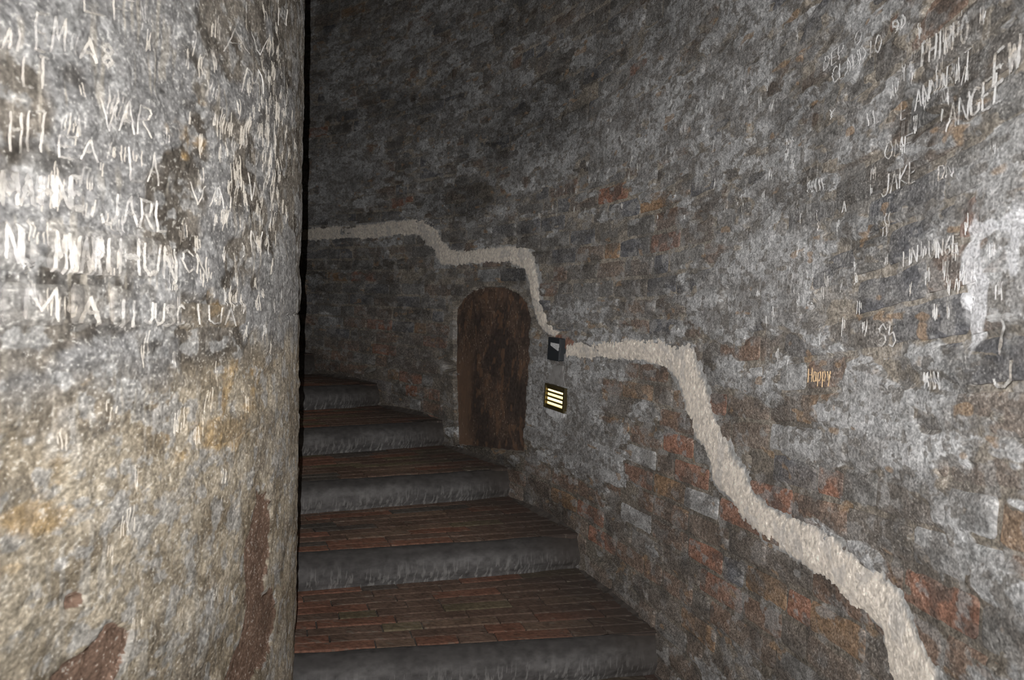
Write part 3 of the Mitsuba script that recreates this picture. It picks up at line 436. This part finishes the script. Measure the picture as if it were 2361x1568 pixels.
for k in ks:
    rr = np.random.default_rng(100+k)
    name = num('stair_step', idx); idx += 1
    m, uv = nosing_mesh(k, rr); add(name+'__nosing', m, 'mat_nosing', True, uv)
    th0, z = TH1+(k-1)*DTH, (k-1)*RISE
    th = np.linspace(th0+.003, th0+DTH-.004, 8); R_, T_ = np.meshgrid([RN-.1, RO+.04], th, indexing='ij')
    top = np.stack([R_*np.cos(T_), R_*np.sin(T_), 0*R_+z-.006], -1).reshape(-1, 3); bot = top-[0, 0, .135]; n = len(top); q = grid_faces(2, 8)
    ring = np.concatenate([np.arange(8), np.arange(15, 7, -1)]); nx_ = np.roll(ring, -1)
    fb = np.vstack([q, q[:, ::-1]+n, np.stack([ring, nx_, nx_+n, ring+n], -1)])
    add(name+'__bedding', (np.vstack([top, bot]), tris(fb)), 'mat_tread', False, np.zeros((2*n, 2)))
    vis = -1 <= k <= 6; bag = Bag()
    for v, f, uvb, i in bricks_of_step(name, k, vis, rr):
        if vis: add(f"{name}__{num('brick', i)}", (v, f), 'mat_tread', False, uvb)
        else: bag.put(v, f, uvb)
    if not vis: bag.add(name+'__brick_paving', 'mat_tread'); labels[name+'__brick_paving'] = {'kind': 'stuff'}
    # packed dirt rounding off the corner of tread and wall
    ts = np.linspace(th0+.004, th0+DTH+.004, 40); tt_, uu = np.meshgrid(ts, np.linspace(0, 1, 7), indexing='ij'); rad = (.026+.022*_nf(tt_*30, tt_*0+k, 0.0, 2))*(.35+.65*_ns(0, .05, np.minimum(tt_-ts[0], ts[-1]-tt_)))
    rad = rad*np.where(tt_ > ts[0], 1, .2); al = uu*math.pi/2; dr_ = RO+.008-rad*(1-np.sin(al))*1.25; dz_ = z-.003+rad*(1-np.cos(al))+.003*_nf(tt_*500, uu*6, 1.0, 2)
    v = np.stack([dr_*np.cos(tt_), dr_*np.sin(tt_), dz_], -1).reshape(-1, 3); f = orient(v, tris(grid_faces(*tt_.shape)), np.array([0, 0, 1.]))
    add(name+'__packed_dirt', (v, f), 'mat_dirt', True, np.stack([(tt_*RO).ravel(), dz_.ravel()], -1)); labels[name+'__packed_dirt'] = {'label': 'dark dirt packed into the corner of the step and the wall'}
    labels[name] = {'label': SAY[k], 'category': 'stair step', 'group': 'brick steps of the spiral stair'}

# ------------------------------------------------------------------ newel pillar
ncols = np.concatenate([np.arange(-3.4, -.2, .08), np.arange(-.2, .5, .0045), np.arange(.5, 1.75, .0075), np.arange(1.75, 6.5, .08)])
nrows = np.concatenate([np.arange(-1.4, .02, .05), np.arange(.02, 2.0, .0058), np.arange(2.0, 3.9, .08)])
NA, NZ = np.meshgrid(ncols, nrows, indexing='ij')
def newel_h(a, z):
    hh = .010*(_nf(a*3, z*3.5, 9.0, 3)-.5) + .009*(_nf(a*15, z*17, 19.0, 3)-.5) + .005*(_nf(a*50, z*50, 29.0, 2)-.5) + .003*ncoat(NP, a, z) - .007*nbrown(NP, a, z)
    blk = np.abs(z-1.045-.10*(_nf(a*6, a*0, 3.0, 2)-.5)*.1); hh = hh - .006*_ns(.006, .002, blk)*_ns(.9, 1.1, a)
    return hh
V = npt(NA, NZ, newel_h(NA, NZ)).reshape(-1, 3); F = orient(V, tris(grid_faces(*NA.shape)), np.array([math.cos(.3), math.sin(.3), 0]))
add('newel_pillar__plaster', (V, F), 'mat_newel', True, np.stack([NA.ravel(), NZ.ravel()], -1))
labels['newel_pillar'] = {'label': 'huge round plastered newel pillar covered in scratched graffiti on the left', 'category': 'pillar'}
r3 = np.random.default_rng(5)
for i, (a, z, ra, rz) in enumerate(NBRICKS):
    v, f, uv, _, _ = brick_mesh(a-ra, a+ra, z-rz, z+rz, .0045, r3, npt, nx=max(6, int(ra/.012)))
    f = f if np.dot(np.cross(v[f[0, 1]]-v[f[0, 0]], v[f[0, 2]]-v[f[0, 0]]), [1, .1, 0]) > 0 else f[:, ::-1]
    add('newel_pillar__'+num('brick', i), (v, f), 'mat_newel', True, uv+[20.0*(1+(2 if i in (4, 8, 9) else 0)), 0])

# ------------------------------------------------------------------ scratched writing: strokes on the wall
G = {'A': [[(0,0),(.5,1),(1,0)],[(.2,.4),(.8,.4)]], 'B': [[(0,0),(0,1),(.7,.95),(.8,.75),(.6,.55),(0,.5)],[(.6,.55),(.95,.3),(.7,.03),(0,0)]], 'C': [[(.95,.85),(.6,1),(.2,.85),(0,.5),(.2,.12),(.6,0),(.95,.15)]], 'D': [[(0,0),(0,1),(.6,.9),(.95,.5),(.6,.1),(0,0)]],
     'E': [[(.9,1),(0,1),(0,0),(.9,0)],[(0,.5),(.7,.5)]], 'F': [[(.9,1),(0,1),(0,0)],[(0,.5),(.7,.5)]], 'G': [[(.95,.85),(.5,1),(.1,.8),(0,.45),(.2,.1),(.6,0),(.95,.2),(.95,.45),(.55,.45)]], 'H': [[(0,0),(0,1)],[(1,0),(1,1)],[(0,.5),(1,.5)]], 'I': [[(.5,0),(.5,1)]],
     'J': [[(.9,1),(.9,.25),(.6,0),(.2,.05),(0,.25)]], 'K': [[(0,0),(0,1)],[(.9,1),(0,.45),(.95,0)]], 'L': [[(0,1),(0,0),(.9,0)]], 'M': [[(0,0),(.1,1),(.5,.35),(.9,1),(1,0)]], 'N': [[(0,0),(0,1),(1,0),(1,1)]], 'O': [[(.5,0),(.1,.2),(0,.55),(.3,1),(.7,1),(1,.55),(.9,.2),(.5,0)]],
     'P': [[(0,0),(0,1),(.75,.95),(.9,.72),(.7,.5),(0,.45)]], 'R': [[(0,0),(0,1),(.75,.95),(.9,.72),(.7,.5),(0,.45)],[(.4,.46),(.95,0)]], 'S': [[(.95,.85),(.55,1),(.1,.85),(.15,.6),(.8,.42),(.95,.2),(.55,0),(0,.12)]], 'T': [[(0,1),(1,1)],[(.5,1),(.5,0)]], 'U': [[(0,1),(.05,.25),(.45,0),(.9,.2),(1,1)]],
     'V': [[(0,1),(.5,0),(1,1)]], 'W': [[(0,1),(.25,0),(.5,.75),(.75,0),(1,1)]], '.': [[(.4,0),(.5,.08)]], '9': [[(.9,.6),(.5,.5),(.1,.7),(.3,1),(.8,.95),(.9,.6),(.7,0)]], '0': [[(.5,0),(.1,.3),(.15,.8),(.5,1),(.9,.7),(.85,.25),(.5,0)]], '5': [[(.9,1),(.15,1),(.1,.55),(.6,.6),(.95,.3),(.6,0),(.05,.05)]],
     '6': [[(.8,1),(.3,.7),(.05,.3),(.4,0),(.85,.2),(.7,.5),(.1,.4)]], '7': [[(0,1),(.95,1),(.4,0)]], '8': [[(.5,.5),(.1,.75),(.5,1),(.9,.75),(.5,.5),(.05,.25),(.5,0),(.95,.25),(.5,.5)]],
     'a': [[(.9,.6),(.4,.65),(.05,.3),(.3,0),(.75,.1),(.9,.6),(.95,0)]], 'p': [[(.1,-.4),(.1,.6),(.7,.65),(.9,.35),(.6,.02),(.1,.1)]], 'y': [[(.05,.6),(.4,.05)],[(.9,.6),(.4,-.4)]]}
def write(key, text, A, B, V, w, pt, hf, mat, seed):
    r, bag = np.random.default_rng(seed), Bag(); A, B, V = map(np.array, (A, B, V)); n = len(text); adv = (B-A)/n
    for i, ch in enumerate(text):
        for st in G.get(ch, []):
            p = np.array(st)*[.78, 1]+r.normal(0, .03, (len(st), 2))
            q = np.concatenate([np.linspace(p[k], p[k+1], 9)[:-1 if k < len(p)-2 else None] for k in range(len(p)-1)])
            for rep in range(1 if w < .004 else 2):
                c = A + adv*(i+q[:, :1]) + V*q[:, 1:] + r.normal(0, w*.10, (len(q), 2)) + r.normal(0, w*.28, 2)*rep
                t = np.gradient(c, axis=0); t /= np.linalg.norm(t, axis=1, keepdims=True)+1e-9; nn = np.stack([-t[:, 1], t[:, 0]], 1)
                ww = w*.5*(.35+1.0*r.random(len(c)))*(1 if rep == 0 else .7); ww[[0, -1]] *= .4
                L, Rr = c-nn*ww[:, None], c+nn*ww[:, None]
                a = np.stack([L[:, 0], c[:, 0], Rr[:, 0]], 1); z = np.stack([L[:, 1], c[:, 1], Rr[:, 1]], 1)
                d = hf(a, z)+np.array([.0012, .0033, .0012])[None]
                v = pt(a, z, d).reshape(-1, 3); f = tris(grid_faces(*a.shape)); bag.put(v, f, np.stack([a.ravel(), z.ravel()], -1))
    bag.add(key, mat)
def wall_top(a, z): return np.maximum(skin_h(a, z), np.where(coat(NP, a, z) < .6, .0042, -1)*1.0)
i = 0
for row in WORDS:
    t, a0, z0, a1, z1, va, vz, w, tan = row
    write('wall_right__'+num('scratched_writing', i), t, (a0, z0), (a1, z1), (va, vz), w, wpt, wall_top, 'mat_scratch_tan' if tan else 'mat_wall_scratch', 40+i)
    labels['wall_right__'+num('scratched_writing', i)] = {'label': ('tan' if tan else 'bold white' if w > .0034 else 'thin pale') + ' letters scratched into the outer wall'}
    i += 1
def newel_top(a, z):
    h = newel_h(a, z)
    for ca, cz, ra, rz in NBRICKS: h = np.where((np.abs(a-ca) < ra) & (np.abs(z-cz) < rz), np.maximum(h, .0062), h)
    return h
for j, row in enumerate(NWORDS):
    t, a0, z0, a1, z1, va, vz, w, tan = row
    write('newel_pillar__'+num('scratched_writing', j), t, (a0, z0), (a1, z1), (va, vz), w*.75, npt, newel_top, 'mat_newel_scratch', 140+j)
    labels['newel_pillar__'+num('scratched_writing', j)] = {'label': 'whitish letters scratched into the newel plaster'}

def hatch(key, rows, pt, hf, mat, seed, label):   # bundles of short near vertical scratches
    r, bag = np.random.default_rng(seed), Bag()
    for ca, cz, ra, rz, count, ln, w in rows:
        for _ in range(count):
            a, z = ca+r.normal(0, ra*.6), cz+r.normal(0, rz*.6)
            for m in range(r.integers(2, 7)):
                l = ln*r.uniform(.4, 1.2); q = np.linspace(-.5, .5, 7); lean = r.normal(.1, .22)
                c = np.stack([a+(m*w*r.uniform(1.8, 3.2)) + lean*l*q*.5 + r.normal(0, w*.15, 7), z+l*q+r.normal(0, .2*l)], 1)
                ww = w*.5*(.4+.9*r.random(7)); ww[[0, -1]] *= .35
                A = np.stack([c[:, 0]-ww, c[:, 0], c[:, 0]+ww], 1); Z_ = np.repeat(c[:, 1:], 3, 1)
                d = hf(A, Z_)+np.array([.0002, .0014, .0002])[None]
                bag.put(pt(A, Z_, d).reshape(-1, 3), tris(grid_faces(7, 3)), np.stack([A.ravel(), Z_.ravel()], -1))
    bag.add(key, mat); labels[key] = {'label': label, 'kind': 'stuff'}
hatch('newel_pillar__scratch_marks', [(ca, cz, ra, rz, int(4*w), .024, .0032) for ca, cz, ra, rz, w in NWHITE] + [(.62, 1.38, .30, .26, 110, .028, .0017), (.88, 1.5, .16, .25, 60, .030, .0018), (.16, 1.3, .16, .14, 14, .022, .003), (.5, .95, .3, .25, 14, .03, .0024)], npt, newel_top, 'mat_newel_hatch', 71, 'bundles of whitish scratches in the newel plaster')
hatch('wall_right__scratch_marks', [(ca, cz, ra, rz, int(26*w), .024, .0015) for ca, cz, ra, rz, w in SCR], wpt, wall_top, 'mat_wall_scratch', 72, 'bundles of fine pale scratches on the outer wall')

# ------------------------------------------------------------------ junction box and louvred light on the outer wall
def local(ac, zc, roll=0.0):
    th = ac/RO; Z = np.array([-math.cos(th), -math.sin(th), 0]); X = np.array([math.sin(th), -math.cos(th), 0]); Y = np.array([0, 0, 1.])   # X: to the viewer's right
    c, s = math.cos(roll), math.sin(roll)
    return wpt(ac, zc, 0), c*X+s*Y, c*Y-s*X, Z
O, X, Y, Z = local(3.028, .921, -.02)
v, f = rbox(.112, .102, .035, .004, O+Z*.010, X, Y, Z); add('junction_box__case', (v, f), 'mat_box')
v, f = rbox(.114, .104, .006, .002, O+Z*.0285, X, Y, Z); add('junction_box__lid', (v, f), 'mat_box')
ps = np.array([(-.028, .028), (.054, .026), (.056, .012), (.050, .006), (.054, -.002), (.047, -.006), (-.028, .014)])
m = trimesh.creation.extrude_polygon(sg.Polygon(ps), 1.0); q = np.array(m.vertices); add('junction_box__peeling_label', (O+q[:, :1]*X+q[:, 1:2]*Y+(.0317+q[:, 2:]*.0008)*Z, np.array(m.faces)), 'mat_sticker')
labels['junction_box__peeling_label'] = {'label': 'torn pale paper label'}
labels['junction_box'] = {'label': 'small black junction box with a torn pale label, on the wall above the louvred light', 'category': 'junction box'}

O, X, Y, Z = local(3.021, .699, -.035); LW, LH = .196, .112
def plate(key, cx, cy, sx, sy, d0, d1, mat, b=.0015): v, f = rbox(sx, sy, d1-d0, b, O+X*cx+Y*cy+Z*(d0+d1)/2, X, Y, Z); add(key, (v, f), mat)
plate('step_light__housing', 0, 0, LW-.01, LH-.01, -.02, .006, 'mat_black')
fr = Bag()
for cx, cy, sx, sy in ((0, LH/2-.004, LW, .008), (0, -LH/2+.004, LW, .008), (-LW/2+.005, 0, .010, LH), (LW/2-.007, 0, .014, LH)):
    fr.put(*rbox(sx, sy, .022, .0015, O+X*cx+Y*cy+Z*.010, X, Y, Z))
fr.add('step_light__frame', 'mat_bronze'); labels['step_light__frame'] = {'label': 'dark bronze frame'}
for k in range(5):
    yy = LH/2-.016-k*.0205
    hgt = .016 if k == 0 else .0085
    v, f = rbox(LW-.024, hgt, .006, .001, O+Y*(yy if k == 0 else yy)+Z*.012, X, Y*math.cos(.35)+Z*math.sin(.35), Z*math.cos(.35)-Y*math.sin(.35)); add('step_light__frame__'+num('louvre', k), (v, f), 'mat_bronze')
for k in range(4):
    yy = LH/2-.0265-k*.0205
    v, f = rbox(LW-.030, .0125, .003, .001, O+Y*yy+X*.001+Z*.009, X, Y, Z)
    e = [3.3, 2.45, .8] if k in (0, 2) else [2.6, 1.85, .55]
    add('step_light__'+num('lit_slot', k), (v, f), 'mat_sticker', emitter={'type': 'area', 'radiance': {'type': 'rgb', 'value': e}}); labels['step_light__'+num('lit_slot', k)] = {'label': 'glowing yellow slot'}
labels['step_light'] = {'label': 'small lit wall light with glowing yellow slots, between the iron door and the mortar line', 'category': 'light'}

# ------------------------------------------------------------------ helical vault over the stair, above the frame
tt = np.linspace(-.85, 1.75, 120); ww = np.linspace(0, math.pi, 17); TT, WW = np.meshgrid(tt, ww, indexing='ij')
mid, half = (RN+RO)/2, (RO-RN)/2+.05
Rv = mid+half*np.cos(WW); zv = (TT-TH1)/DTH*RISE + 2.75 + .45*np.sin(WW)
V = np.stack([Rv*np.cos(TT), Rv*np.sin(TT), zv], -1).reshape(-1, 3); F = tris(grid_faces(*TT.shape)); F = orient(V, F, np.array([0, 0, -1.]))
add('ceiling', (V, F), 'mat_wall', True, np.stack([(TT*mid).ravel(), (WW*half+7).ravel()], -1)); labels['ceiling'] = {'label': 'sloping barrel vault over the spiral stair', 'kind': 'structure'}
